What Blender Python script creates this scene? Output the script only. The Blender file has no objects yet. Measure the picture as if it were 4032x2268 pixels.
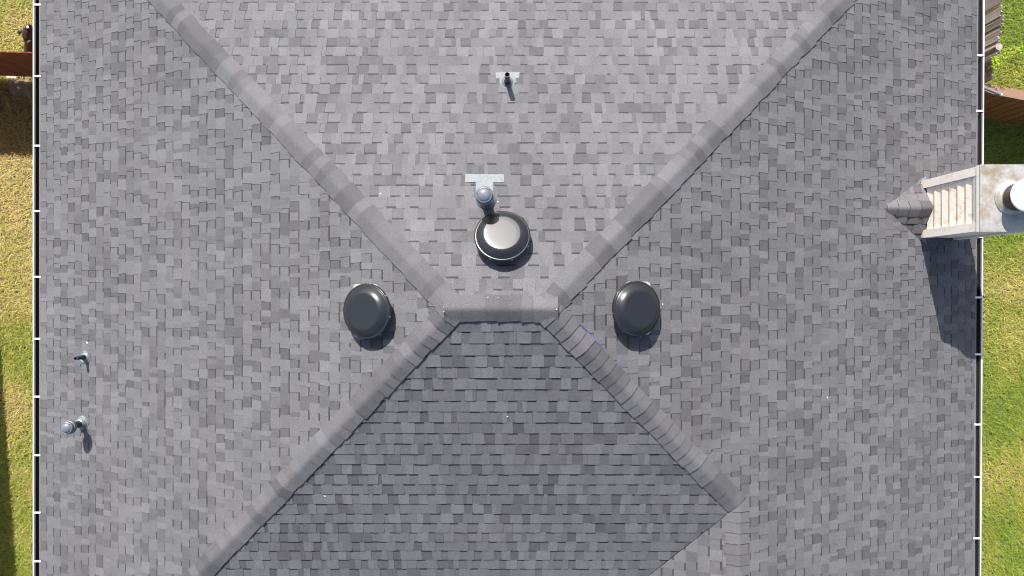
import bpy, bmesh, math, random
import numpy as np
from mathutils import Vector, Matrix

random.seed(11)
np.random.seed(11)
SC = bpy.context.scene
COL = SC.collection

# ------------------------------------------------------------------ camera, sky, sun, exposure
CAM_H = 13.0
F = 2850.0                                   # focal length in pixels of the 4032 px wide photograph
cam_d = bpy.data.cameras.new('camera')
cam_d.sensor_width = 36.0
cam_d.lens = F / 4032.0 * 36.0
cam_d.clip_start = 0.1
cam_d.clip_end = 2000.0
cam = bpy.data.objects.new('camera', cam_d)
COL.objects.link(cam)
cam.location = (0, 0, CAM_H)
cam.rotation_euler = (0, 0, 0)
SC.camera = cam

SUN_TO = Vector((-0.194, 0.679, 0.708)).normalized()      # towards the sun
SUN_EL = math.asin(SUN_TO.z)
world = bpy.data.worlds.new('World')
SC.world = world
world.use_nodes = True
wn = world.node_tree
for n in list(wn.nodes):
    wn.nodes.remove(n)
sky = wn.nodes.new('ShaderNodeTexSky')
sky.sky_type = 'NISHITA'
sky.sun_disc = False
sky.dust_density = 2.5
sky.ozone_density = 0.6
sky.sun_elevation = SUN_EL
sky.sun_rotation = math.atan2(SUN_TO.x, SUN_TO.y)
bg = wn.nodes.new('ShaderNodeBackground')
bg.inputs['Strength'].default_value = 0.108
wo = wn.nodes.new('ShaderNodeOutputWorld')
wn.links.new(sky.outputs[0], bg.inputs[0])
wn.links.new(bg.outputs[0], wo.inputs[0])

sun_d = bpy.data.lights.new('sun', 'SUN')
sun_d.energy = 4.7
sun_d.angle = math.radians(0.5)
sun_d.color = (1.0, 0.972, 0.94)
sun = bpy.data.objects.new('sun', sun_d)
COL.objects.link(sun)
sun.rotation_euler = SUN_TO.to_track_quat('Z', 'Y').to_euler()

vs = SC.view_settings
vs.view_transform = 'Standard'
vs.look = 'None'
vs.exposure = 0.85
vs.gamma = 1.0
vs.use_curve_mapping = False
SC.render.engine = 'CYCLES'
SC.cycles.pixel_filter_type = 'BLACKMAN_HARRIS'
SC.cycles.filter_width = 1.05


# ------------------------------------------------------------------ helpers
def V(*a):
    return Vector(a)


def px(x, y, d):
    """world point seen at photograph pixel (x, y) at depth d below the camera"""
    return V((x - 2016.0) / F * d, (1134.0 - y) / F * d, CAM_H - d)


def mesh_obj(name, verts, faces, mat=None, parent=None, smooth=False, mats=None, midx=None, tones=None):
    me = bpy.data.meshes.new(name)
    me.from_pydata([tuple(v) for v in verts], [], [tuple(f) for f in faces])
    if mats:
        for m in mats:
            me.materials.append(m)
        if midx:
            me.polygons.foreach_set('material_index', midx)
    elif mat:
        me.materials.append(mat)
    if tones is not None:
        at = me.attributes.new('tone', 'FLOAT_COLOR', 'FACE')
        at.data.foreach_set('color', [c for t in tones for c in (t[0], t[1], t[2], 1.0)])
    if smooth:
        me.polygons.foreach_set('use_smooth', [True] * len(me.polygons))
    me.update()
    o = bpy.data.objects.new(name, me)
    COL.objects.link(o)
    if parent:
        o.parent = parent
    return o


def empty(name, loc, label, cat, group=None):
    o = bpy.data.objects.new(name, None)
    o.empty_display_size = 0.1
    COL.objects.link(o)
    o.location = loc
    o['label'] = label
    o['category'] = cat
    if group:
        o['group'] = group
    return o


def tag(o, label, cat, group=None):
    o['label'] = label
    o['category'] = cat
    if group:
        o['group'] = group
    return o


def keep(o, parent):
    """parent without moving: parents here are unrotated and unscaled"""
    o.parent = parent
    off = V(0, 0, 0)
    p = parent
    while p is not None:
        off = off + p.location
        p = p.parent
    o.location = o.location - off
    return o


class MB:
    def __init__(self):
        self.v = []
        self.f = []
        self.t = []
        self.m = []

    def poly(self, pts, tone=(1, 1, 1), mi=0):
        i = len(self.v)
        self.v.extend(pts)
        self.f.append(list(range(i, i + len(pts))))
        self.t.append(tone)
        self.m.append(mi)

    def box(self, c, ax, ay, az, tone=(1, 1, 1), mi=0):
        """c centre, ax/ay/az half-axis vectors"""
        p = [c + sx * ax + sy * ay + sz * az for sz in (-1, 1) for sy in (-1, 1) for sx in (-1, 1)]
        q = [(0, 2, 3, 1), (4, 5, 7, 6), (0, 1, 5, 4), (2, 6, 7, 3), (0, 4, 6, 2), (1, 3, 7, 5)]
        i = len(self.v)
        self.v.extend(p)
        for k in q:
            self.f.append([i + j for j in k])
            self.t.append(tone)
            self.m.append(mi)

    def aabox(self, x0, x1, y0, y1, z0, z1, **kw):
        self.box(V((x0 + x1) / 2, (y0 + y1) / 2, (z0 + z1) / 2), V((x1 - x0) / 2, 0, 0),
                 V(0, (y1 - y0) / 2, 0), V(0, 0, (z1 - z0) / 2), **kw)

    def lathe(self, o, axis, prof, seg=32, cap=False, mi=0, tone=(1, 1, 1)):
        """prof = [(r, h)...] turned round axis at o"""
        axis = axis.normalized()
        ref = V(1, 0, 0) if abs(axis.x) < 0.8 else V(0, 1, 0)
        e1 = axis.cross(ref).normalized()
        e2 = axis.cross(e1)
        base = len(self.v)
        for r, h in prof:
            for k in range(seg):
                a = 2 * math.pi * k / seg
                self.v.append(o + axis * h + (e1 * math.cos(a) + e2 * math.sin(a)) * r)
        for j in range(len(prof) - 1):
            for k in range(seg):
                k2 = (k + 1) % seg
                self.f.append([base + j * seg + k, base + j * seg + k2, base + (j + 1) * seg + k2, base + (j + 1) * seg + k])
                self.t.append(tone)
                self.m.append(mi)
        if cap:
            self.f.append([base + (len(prof) - 1) * seg + k for k in range(seg)])
            self.t.append(tone)
            self.m.append(mi)

    def tube(self, p0, p1, r0, r1=None, seg=12, mi=0, tone=(1, 1, 1)):
        r1 = r0 if r1 is None else r1
        d = p1 - p0
        self.lathe(p0, d, [(0.0001, 0), (r0, 0), (r1, d.length), (0.0001, d.length)], seg, False, mi, tone)

    def obj(self, name, mat=None, parent=None, smooth=False, mats=None, tone=False):
        o = mesh_obj(name, self.v, self.f, mat, parent, smooth, mats, self.m if mats else None,
                     self.t if tone else None)
        return o


def smooth_by_angle(o, deg=35):
    me = o.data
    bm = bmesh.new()
    bm.from_mesh(me)
    bmesh.ops.remove_doubles(bm, verts=bm.verts, dist=1e-5)
    bmesh.ops.recalc_face_normals(bm, faces=bm.faces)
    lim = math.radians(deg)
    for e in bm.edges:
        e.smooth = not (len(e.link_faces) == 2 and e.calc_face_angle(0) > lim)
    for f in bm.faces:
        f.smooth = True
    bm.to_mesh(me)
    bm.free()
    return o


def fix_normals(o):
    bm = bmesh.new()
    bm.from_mesh(o.data)
    bmesh.ops.recalc_face_normals(bm, faces=bm.faces)
    bm.to_mesh(o.data)
    bm.free()
    return o


# ------------------------------------------------------------------ materials
def nodes_of(name):
    m = bpy.data.materials.new(name)
    m.use_nodes = True
    nt = m.node_tree
    b = nt.nodes['Principled BSDF']
    return m, nt, b


def N(nt, kind, **kw):
    n = nt.nodes.new(kind)
    for k, v in kw.items():
        setattr(n, k, v)
    return n


def noise(nt, scale, detail=3.0, rough=0.6, vec=None):
    n = N(nt, 'ShaderNodeTexNoise')
    n.inputs['Scale'].default_value = scale
    n.inputs['Detail'].default_value = detail
    n.inputs['Roughness'].default_value = rough
    if vec is not None:
        nt.links.new(vec, n.inputs['Vector'])
    return n.outputs['Fac']


def maprange(nt, val, a, b, c, d):
    n = N(nt, 'ShaderNodeMapRange')
    nt.links.new(val, n.inputs['Value'])
    for k, x in zip(('From Min', 'From Max', 'To Min', 'To Max'), (a, b, c, d)):
        n.inputs[k].default_value = x
    return n.outputs['Result']


def mixc(nt, fac, a, b, mode='MIX'):
    n = N(nt, 'ShaderNodeMix', data_type='RGBA', blend_type=mode)
    if isinstance(fac, (int, float)):
        n.inputs[0].default_value = fac
    else:
        nt.links.new(fac, n.inputs[0])
    for s, x in ((6, a), (7, b)):
        if isinstance(x, tuple):
            n.inputs[s].default_value = (x[0], x[1], x[2], 1)
        else:
            nt.links.new(x, n.inputs[s])
    return n.outputs[2]


def scale_col(nt, col, val):
    n = N(nt, 'ShaderNodeVectorMath', operation='SCALE')
    nt.links.new(col, n.inputs[0])
    nt.links.new(val, n.inputs['Scale'])
    return n.outputs[0]


def add_bump(nt, b, h, strength, dist):
    bp = N(nt, 'ShaderNodeBump')
    bp.inputs['Strength'].default_value = strength
    bp.inputs['Distance'].default_value = dist
    nt.links.new(h, bp.inputs['Height'])
    nt.links.new(bp.outputs[0], b.inputs['Normal'])


def mat_shingle():
    m, nt, b = nodes_of('shingle_granules')
    pos = N(nt, 'ShaderNodeNewGeometry').outputs['Position']
    at = N(nt, 'ShaderNodeAttribute', attribute_name='tone').outputs['Color']
    g1 = maprange(nt, noise(nt, 95, 2.0, 0.7, pos), 0.28, 0.72, 0.68, 1.32)
    g2 = maprange(nt, noise(nt, 260, 1.0, 0.6, pos), 0.25, 0.75, 0.78, 1.22)
    g3 = maprange(nt, noise(nt, 1.3, 3.0, 0.6, pos), 0.3, 0.7, 0.93, 1.07)
    c = scale_col(nt, at, g1)
    c = scale_col(nt, c, g2)
    c = scale_col(nt, c, g3)
    big = maprange(nt, noise(nt, 0.42, 2.0, 0.5, pos), 0.3, 0.7, 0.94, 1.06)
    c = scale_col(nt, c, big)
    # faint rust-pink dust that collects in blotches
    pk = maprange(nt, noise(nt, 2.1, 4.0, 0.7, pos), 0.55, 0.75, 0.0, 0.5)
    c = mixc(nt, pk, c, mixc(nt, 1.0, c, (1.045, 0.985, 0.985), 'MULTIPLY'))
    nt.links.new(c, b.inputs['Base Color'])
    b.inputs['Roughness'].default_value = 0.88
    b.inputs['Specular IOR Level'].default_value = 0.25
    add_bump(nt, b, noise(nt, 240, 2.0, 0.7, pos), 0.55, 0.003)
    return m


def mat_plain(name, col, rough=0.6, metal=0.0, var=0.12, scale=9.0, spec=0.5, bump=0.0, tint=None, tfac=(0.55, 0.8)):
    m, nt, b = nodes_of(name)
    pos = N(nt, 'ShaderNodeNewGeometry').outputs['Position']
    v = maprange(nt, noise(nt, scale, 4.0, 0.65, pos), 0.25, 0.75, 1.0 - var, 1.0 + var)
    rgb = N(nt, 'ShaderNodeRGB')
    rgb.outputs[0].default_value = (*col, 1)
    c = scale_col(nt, rgb.outputs[0], v)
    if tint:
        f = maprange(nt, noise(nt, scale * 0.7, 5.0, 0.7, pos), tfac[0], tfac[1], 0.0, 0.8)
        c = mixc(nt, f, c, tint)
    nt.links.new(c, b.inputs['Base Color'])
    b.inputs['Roughness'].default_value = rough
    b.inputs['Metallic'].default_value = metal
    b.inputs['Specular IOR Level'].default_value = spec
    if bump:
        add_bump(nt, b, noise(nt, scale * 6, 3.0, 0.6, pos), bump, 0.004)
    return m


def mat_wood(name, c1, c2, grain_axis=2, rough=0.8):
    m, nt, b = nodes_of(name)
    pos = N(nt, 'ShaderNodeNewGeometry').outputs['Position']
    mp = N(nt, 'ShaderNodeMapping')
    s = [38.0, 38.0, 38.0]
    s[grain_axis] = 2.2
    mp.inputs['Scale'].default_value = s
    nt.links.new(pos, mp.inputs['Vector'])
    f = maprange(nt, noise(nt, 1.0, 4.0, 0.7, mp.outputs[0]), 0.3, 0.7, 0.0, 1.0)
    c = mixc(nt, f, c1, c2)
    oi = N(nt, 'ShaderNodeObjectInfo').outputs['Random']
    c = scale_col(nt, c, maprange(nt, oi, 0, 1, 0.75, 1.25))
    nt.links.new(c, b.inputs['Base Color'])
    b.inputs['Roughness'].default_value = rough
    add_bump(nt, b, f, 0.4, 0.004)
    return m


def mat_attr(name, rough=0.7, transl=0.0):
    m, nt, b = nodes_of(name)
    at = N(nt, 'ShaderNodeAttribute', attribute_name='tone').outputs['Color']
    nt.links.new(at, b.inputs['Base Color'])
    b.inputs['Roughness'].default_value = rough
    b.inputs['Specular IOR Level'].default_value = 0.3
    if transl:
        tr = N(nt, 'ShaderNodeBsdfTranslucent')
        nt.links.new(at, tr.inputs['Color'])
        mx = N(nt, 'ShaderNodeMixShader')
        mx.inputs[0].default_value = transl
        nt.links.new(b.outputs[0], mx.inputs[1])
        nt.links.new(tr.outputs[0], mx.inputs[2])
        nt.links.new(mx.outputs[0], nt.nodes['Material Output'].inputs[0])
    return m


def mat_galv(name, base=(0.34, 0.335, 0.315), stain=(0.22, 0.175, 0.11), rust=None):
    m, nt, b = nodes_of(name)
    pos = N(nt, 'ShaderNodeNewGeometry').outputs['Position']
    f1 = maprange(nt, noise(nt, 5.5, 4.0, 0.62, pos), 0.44, 0.66, 0.0, 0.85)
    f2 = maprange(nt, noise(nt, 26, 3.0, 0.7, pos), 0.3, 0.7, 0.86, 1.12)
    rgb = N(nt, 'ShaderNodeRGB')
    rgb.outputs[0].default_value = (*base, 1)
    c = mixc(nt, f1, rgb.outputs[0], stain)
    c = scale_col(nt, c, f2)
    nt.links.new(c, b.inputs['Base Color'])
    b.inputs['Metallic'].default_value = 0.12
    nt.links.new(maprange(nt, noise(nt, 9, 3, 0.6, pos), 0.3, 0.7, 0.3, 0.55), b.inputs['Roughness'])
    return m


def mat_ground():
    m, nt, b = nodes_of('lawn_soil')
    pos = N(nt, 'ShaderNodeNewGeometry').outputs['Position']
    f = maprange(nt, noise(nt, 0.8, 5.0, 0.7, pos), 0.35, 0.65, 0, 1)
    c = mixc(nt, f, (0.060, 0.075, 0.020), (0.13, 0.10, 0.045))
    c = scale_col(nt, c, maprange(nt, noise(nt, 40, 3.0, 0.7, pos), 0.25, 0.75, 0.5, 1.5))
    nt.links.new(c, b.inputs['Base Color'])
    b.inputs['Roughness'].default_value = 0.95
    add_bump(nt, b, noise(nt, 60, 3.0, 0.7, pos), 0.8, 0.02)
    return m


M_SHINGLE = mat_shingle()
M_DECK = mat_plain('roof_felt', (0.03, 0.03, 0.032), 0.9)
M_BLACK = mat_plain('black_satin_metal', (0.018, 0.0195, 0.022), 0.29, 0.0, 0.05, 7, 0.45)
M_BLACKPIPE = mat_plain('black_plastic_pipe', (0.014, 0.015, 0.018), 0.42, 0.0, 0.1, 20, 0.5)
M_GREYPAINT = mat_plain('blue_grey_painted_metal', (0.125, 0.142, 0.165), 0.36, 0.0, 0.10, 14, 0.5)
M_ALU = mat_plain('aluminium_flashing', (0.165, 0.18, 0.188), 0.55, 0.0, 0.25, 30, 0.3, 0.4)
M_GREYFLASH = mat_plain('grey_flashing', (0.10, 0.108, 0.118), 0.55, 0.0, 0.12, 18, 0.4, 0.3)
M_BRIGHTALU = mat_plain('bright_flange', (0.42, 0.43, 0.43), 0.5, 0.1, 0.15, 30, 0.4, 0.3)
M_LEDGE = mat_plain('gutter_inner_ledge', (0.065, 0.065, 0.066), 0.6, 0.0, 0.15, 10)
M_SCREW = mat_plain('zinc_screw', (0.34, 0.34, 0.33), 0.35, 0.3, 0.05)
M_WHITE = mat_plain('white_gutter_paint', (0.66, 0.66, 0.66), 0.45, 0.0, 0.04, 6)
M_GUTIN = mat_plain('dirty_gutter_inside', (0.018, 0.016, 0.016), 0.8, 0.0, 0.3, 12)
M_GREYTRIM = mat_plain('grey_drip_edge', (0.12, 0.116, 0.113), 0.6, 0.0, 0.1, 8)
M_SIDING = mat_plain('cream_white_siding', (0.86, 0.775, 0.65), 0.6, 0.0, 0.05, 18, 0.4, 0.15, (0.46, 0.28, 0.09), (0.50, 0.74))
M_TRIM = mat_plain('white_trim_paint', (0.84, 0.78, 0.69), 0.55, 0.0, 0.05, 14, 0.4, 0.1, (0.40, 0.23, 0.08), (0.54, 0.80))
M_GALV = mat_galv('galvanised_chase_cover')
M_PIPEGALV = mat_plain('galvanised_pipe', (0.22, 0.235, 0.245), 0.4, 0.3, 0.1, 20)
M_CAPW = mat_plain('white_flue_cap', (0.86, 0.86, 0.85), 0.4, 0.1, 0.04, 12)
M_MESH = mat_plain('rusty_spark_screen', (0.10, 0.075, 0.06), 0.75, 0.2, 0.4, 60)
M_WALL = mat_plain('house_wall', (0.52, 0.47, 0.40), 0.85, 0, 0.1, 5, 0.3, 0.2)
M_FENCE_L = mat_wood('red_stained_picket', (0.14, 0.030, 0.007), (0.24, 0.058, 0.015))
M_FENCE_R = mat_wood('golden_stained_plank', (0.19, 0.07, 0.014), (0.28, 0.11, 0.025))
M_FENCECAP = mat_wood('pale_cap_board', (0.24, 0.14, 0.085), (0.33, 0.20, 0.125), 0)
M_WEATHER = mat_wood('weathered_grey_picket', (0.16, 0.135, 0.115), (0.42, 0.37, 0.32))
M_GRASS = mat_attr('grass_blades', 0.7, 0.25)
M_LEAF = mat_attr('vine_leaves', 0.5, 0.3)
M_GROUND = mat_ground()
M_DIRT = mat_plain('bare_dirt', (0.20, 0.14, 0.085), 0.95, 0, 0.35, 18, 0.2, 0.8)
M_ROCK = mat_plain('pale_rock', (0.62, 0.53, 0.42), 0.85, 0, 0.2, 20, 0.3, 0.6)
M_BLUE = mat_plain('blue_film', (0.13, 0.14, 0.30), 0.4, 0, 0.08, 20)
M_PAPER = mat_plain('white_scrap', (0.8, 0.8, 0.78), 0.7, 0, 0.08, 40)

# ------------------------------------------------------------------ roof geometry (metres)
M = 0.433                                    # side pitch
KT, KB = 1.01, 1.02
MT, MBP = M / KT, M / KB
ZR = CAM_H - 7.62                            # ridge height
YR = -0.2166
XL, XR = -0.6176, 0.3556                     # ridge ends
EXL = -6.663                                 # left eave
EXR_T, EXR_B = 6.655, 6.530                  # right eave runs very slightly out of parallel
WX, = (2.693,)
WY = YR - KB * (WX - XR)
ZW = ZR - M * (WX - XR)
YEND = -8.2


def zL(x): return ZR - M * (XL - x)
def zRt(x): return ZR - M * (x - XR)
def zT(y): return ZR - MT * (y - YR)
def zB(y): return ZR - MBP * (YR - y)
def zWL(x): return ZW - M * (WX - x)


AL = V(XL, YR, ZR)
AR = V(XR, YR, ZR)
PW = V(WX, WY, ZW)
TLc = V(EXL, YR + KT * (XL - EXL), zL(EXL))
TRc = V(EXR_T, YR + KT * (EXR_T - XR), zRt(EXR_T))
BLc = V(EXL, YR - KB * (XL - EXL), zL(EXL))
VEx = WX - (WX - XL) * 0 - (ZW - zL(EXL)) / M
VE = V(VEx, YR - (ZR - zL(EXL)) / MBP, zL(EXL))
WRe = V(WX, YEND, ZW)
WLe = V(VEx, YEND, zL(EXL))
BRe = V(EXR_B, YEND, zRt(EXR_B))


class Plane:
    def __init__(self, pts, polys=None):
        n = (pts[1] - pts[0]).cross(pts[2] - pts[0]).normalized()
        if n.z < 0:
            n = -n
        self.n = n
        self.g = (V(0, 0, 1) - n * n.z).normalized()
        self.t = self.g.cross(n)
        low = min(pts, key=lambda p: p.z)
        self.o = low.copy()
        self.pts = pts
        self.polys = [[self.loc(p) for p in q] for q in (polys or [pts])]
        for q in self.polys:
            ar = sum(q[i][0] * q[(i + 1) % len(q)][1] - q[(i + 1) % len(q)][0] * q[i][1] for i in range(len(q)))
            if ar < 0:
                q.reverse()

    def loc(self, p):
        d = p - self.o
        return (d.dot(self.t), d.dot(self.g))

    def at(self, a, b, w=0.0):
        return self.o + self.t * a + self.g * b + self.n * w

    def hit(self, x, y, h=0.0):
        """point on the plane (lifted h) seen at photograph pixel"""
        c = V(0, 0, CAM_H)
        d = V((x - 2016.0) / F, (1134.0 - y) / F, -1.0)
        k = (self.o + self.n * h - c).dot(self.n) / d.dot(self.n)
        return c + d * k


# the right plane continues along the wing; split in two convex pieces for clipping
xm = EXR_T + (EXR_B - EXR_T) * (TRc.y - WY) / (TRc.y - YEND)
RM = V(xm, WY, zRt(xm))
PT = Plane([AL, AR, TRc, TLc])
PL = Plane([AL, TLc, BLc])
VG = V(0.016, 0, 0)                          # cut valley, opened so dark felt stands in for its edge shadow
PB = Plane([AR, AL, BLc, VE, PW], [[AR, AL, BLc, VE - VG, PW - VG]])
PR = Plane([AR, PW, RM, TRc], [[AR, PW, RM, TRc], [PW, WRe, BRe, RM]])
PWL = Plane([PW, VE, WLe, WRe])

# ------------------------------------------------------------------ house
house = empty('house', (0, 0, 0), 'large house with grey shingled hip roof and white gutters seen from above', 'house')

dk = MB()
for P, polys in ((PT, [[AL, AR, TRc, TLc]]), (PL, [[AL, TLc, BLc]]), (PB, [[AR, AL, BLc, VE, PW]]),
                 (PR, [[AR, PW, RM, TRc], [PW, WRe, BRe, RM]]), (PWL, [[PW, VE, WLe, WRe]])):
    for q in polys:
        top = [p - P.n * 0.006 for p in q]
        bot = [p - P.n * 0.024 for p in q]
        dk.poly(top)
        dk.poly(bot)
        for i in range(len(q)):
            j = (i + 1) % len(q)
            dk.poly([top[i], top[j], bot[j], bot[i]])
roof = dk.obj('roof', M_DECK, house)

wl = MB()
ZE = zL(EXL)
xw0, xw1, yw0, yw1 = EXL + 0.42, EXR_B - 0.42, BLc.y + 0.42, TLc.y - 0.42
wl.aabox(xw0, xw1, yw0, yw1, 0.0, ZE - 0.15)
wl.aabox(VEx + 0.42, xw1 - 0.003, YEND + 0.3, yw0 - 0.001, 0.0, ZE - 0.153)
# gable of the wing
wl.poly([V(VEx + 0.42, YEND + 0.3, ZE - 0.15), V(xw1, YEND + 0.3, ZE - 0.15), V(xw1, YEND + 0.3, zRt(xw1) - 0.05),
         V(WX, YEND + 0.3, ZW - 0.05), V(VEx + 0.42, YEND + 0.3, zWL(VEx + 0.42) - 0.05)])
wl.obj('wall', M_WALL, house)
sf = MB()
sf.aabox(EXL + 0.03, xw0 - 0.001, BLc.y + 0.03, TLc.y - 0.03, ZE - 0.17, ZE - 0.15)
sf.aabox(xw1 + 0.001, EXR_B - 0.03, YEND + 0.3, TLc.y - 0.03, zRt(EXR_B) - 0.17, zRt(EXR_B) - 0.15)
sf.obj('soffit', M_TRIM, house)


# ------------------------------------------------------------------ shingles
def clip_half(poly, p, q):
    """keep the left side of p->q ; poly list of (a, b)"""
    out = []
    nx, ny = -(q[1] - p[1]), q[0] - p[0]
    n = len(poly)
    for i in range(n):
        A, B = poly[i], poly[(i + 1) % n]
        da = (A[0] - p[0]) * nx + (A[1] - p[1]) * ny
        db = (B[0] - p[0]) * nx + (B[1] - p[1]) * ny
        if da >= 0:
            out.append(A)
        if (da > 0 > db) or (da < 0 < db):
            k = da / (da - db)
            out.append((A[0] + (B[0] - A[0]) * k, A[1] + (B[1] - A[1]) * k))
    return out


def clip_poly(poly, conv):
    for i in range(len(conv)):
        poly = clip_half(poly, conv[i], conv[(i + 1) % len(conv)])
        if len(poly) < 3:
            return []
    return poly


BASE = 0.118
EXPO = 0.143
TAB_T = [(1.02, 30), (1.10, 22), (0.95, 20), (0.87, 12), (0.77, 9), (0.70, 4)]
REC_T = [(1.03, 18), (0.96, 25), (0.88, 24), (0.80, 17), (0.71, 11), (0.65, 4)]


def pick(tab):
    return random.choices([t for t, _ in tab], [w for _, w in tab])[0]


def tone_rgb(k, warm=0.0):
    k = k * BASE * random.uniform(0.965, 1.035)
    return (k * (0.99 + warm), k * (0.982 - warm * 0.3), k * (1.016 - warm * 0.2))


def make_course_elements(L):
    """alternating laminated tabs and recesses along one shingle, as printed and cut at the factory"""
    els = []
    x = 0.0
    istab = random.random() < 0.5
    while x < L - 0.05:
        w = random.uniform(0.105, 0.16) if istab else random.uniform(0.085, 0.135)
        if random.random() < 0.07:
            w *= 0.45
        if x + w > L - 0.05:
            w = L - x
        if istab:
            if w > 0.10 and random.random() < 0.38:
                els.append((True, x, x + w, (pick(TAB_T), pick(TAB_T))))
            else:
                els.append((True, x, x + w, (pick(TAB_T),)))
        else:
            els.append((False, x, x + w, (pick(REC_T),)))
        x += w
        if random.random() < 0.12 and istab:
            pass                                      # two tabs in a row, only the blend changes
        else:
            istab = not istab
    return els


W_REC0, W_REC1 = 0.0050, 0.0012
W_TAB0, W_TAB1 = 0.0105, 0.0036


def build_shingle(P, a_start, b0, L, warm, expo=EXPO):
    mb = MB()
    b1 = b0 + expo
    b0 = b0 + random.uniform(-0.004, 0.004)
    expo = b1 - b0
    els = make_course_elements(L)
    sl = [random.uniform(-0.007, 0.007) for _ in range(len(els) + 1)]
    sl[0] = sl[-1] = 0.0
    lift = random.uniform(0.0, 0.0012)

    def emit(quad, wfun, tone, walls):
        for cv in P.polys:
            pl = clip_poly(quad, cv)
            if len(pl) < 3:
                continue
            ar = 0.5 * abs(sum(pl[i][0] * pl[(i + 1) % len(pl)][1] - pl[(i + 1) % len(pl)][0] * pl[i][1] for i in range(len(pl))))
            if ar < 2e-5:
                continue
            mb.poly([P.at(a, b, wfun(b)) for a, b in pl], tone)
            for i in range(len(pl)):
                A, B = pl[i], pl[(i + 1) % len(pl)]
                if abs(A[1] - b1) < 1e-5 and abs(B[1] - b1) < 1e-5:
                    continue
                on_butt = abs(A[1] - b0) < 1e-5 and abs(B[1] - b0) < 1e-5
                if not (walls == 2 or on_butt):
                    continue
                mb.poly([P.at(A[0], A[1], wfun(A[1])), P.at(A[0], A[1], -0.004),
                         P.at(B[0], B[1], -0.004), P.at(B[0], B[1], wfun(B[1]))], tuple(0.7 * c for c in tone))

    for k, (istab, x0, x1, tones) in enumerate(els):
        A0 = a_start + x0 + (0.001 if k == 0 else 0)
        A1 = a_start + x1 - (0.001 if k == len(els) - 1 else 0)
        s0, s1 = sl[k], sl[k + 1]
        if istab:
            wf = lambda b: lift + W_TAB0 + (W_TAB1 - W_TAB0) * (b - b0) / expo
            if len(tones) == 1:
                emit([(A0 - s0, b0), (A1 - s1, b0), (A1 + s1, b1), (A0 + s0, b1)], wf, tone_rgb(tones[0], warm), 2)
            else:
                Am = A0 + (A1 - A0) * random.uniform(0.35, 0.65)
                emit([(A0 - s0, b0), (Am, b0), (Am, b1), (A0 + s0, b1)], wf, tone_rgb(tones[0], warm), 2)
                emit([(Am, b0), (A1 - s1, b0), (A1 + s1, b1), (Am, b1)], wf, tone_rgb(tones[1], warm), 2)
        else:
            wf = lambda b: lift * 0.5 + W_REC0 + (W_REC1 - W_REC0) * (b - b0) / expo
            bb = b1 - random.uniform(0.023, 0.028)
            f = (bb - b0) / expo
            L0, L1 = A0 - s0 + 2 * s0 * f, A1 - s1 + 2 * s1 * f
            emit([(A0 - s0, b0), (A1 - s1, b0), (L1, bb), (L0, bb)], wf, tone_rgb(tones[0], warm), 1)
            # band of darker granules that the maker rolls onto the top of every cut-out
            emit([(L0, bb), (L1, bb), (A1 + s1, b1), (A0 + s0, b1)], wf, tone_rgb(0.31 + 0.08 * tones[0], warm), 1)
    return mb


def proj_area(mb):
    """size in the photograph, zero when outside the frame"""
    xs, ys = [], []
    for v in mb.v:
        d = CAM_H - v.z
        xs.append(v.x / d * F)
        ys.append(v.y / d * F)
    if not xs:
        return 0.0
    x0, x1 = max(min(xs), -2016), min(max(xs), 2016)
    y0, y1 = max(min(ys), -1134), min(max(ys), 1134)
    if x1 <= x0 or y1 <= y0:
        return 0.0
    return (x1 - x0) * (y1 - y0)


all_shingles = []
for P in (PT, PL, PB, PR, PWL):
    aa = [p[0] for q in P.polys for p in q]
    bb = [p[1] for q in P.polys for p in q]
    rows = int((max(bb) - min(bb)) / EXPO) + 2
    b_start = min(bb)
    for r in range(rows):
        b0 = b_start + r * EXPO
        a = min(aa) - 1.0 - ((r * 0.165) % 1.0) - random.uniform(0, 0.06)
        while a < max(aa):
            L = 1.0
            warm = random.choice([0, 0, 0, 0.008, 0.02])
            q = [(a, b0), (a + L, b0), (a + L, b0 + EXPO), (a, b0 + EXPO)]
            if any(clip_poly(q, cv) for cv in P.polys):
                mb = build_shingle(P, a, b0, L, warm)
                if mb.f:
                    all_shingles.append((proj_area(mb), mb))
            a += L
all_shingles.sort(key=lambda t: -t[0])
for k, (ar, mb) in enumerate(all_shingles[:300]):
    mb.obj('shingle', M_SHINGLE, roof, tone=True)
fld = MB()
for ar, mb in all_shingles[300:]:
    i = len(fld.v)
    fld.v.extend(mb.v)
    fld.f.extend([[i + j for j in f] for f in mb.f])
    fld.t.extend(mb.t)
field = fld.obj('shingle_field', M_SHINGLE, roof, tone=True)
field['kind'] = 'stuff'


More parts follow.
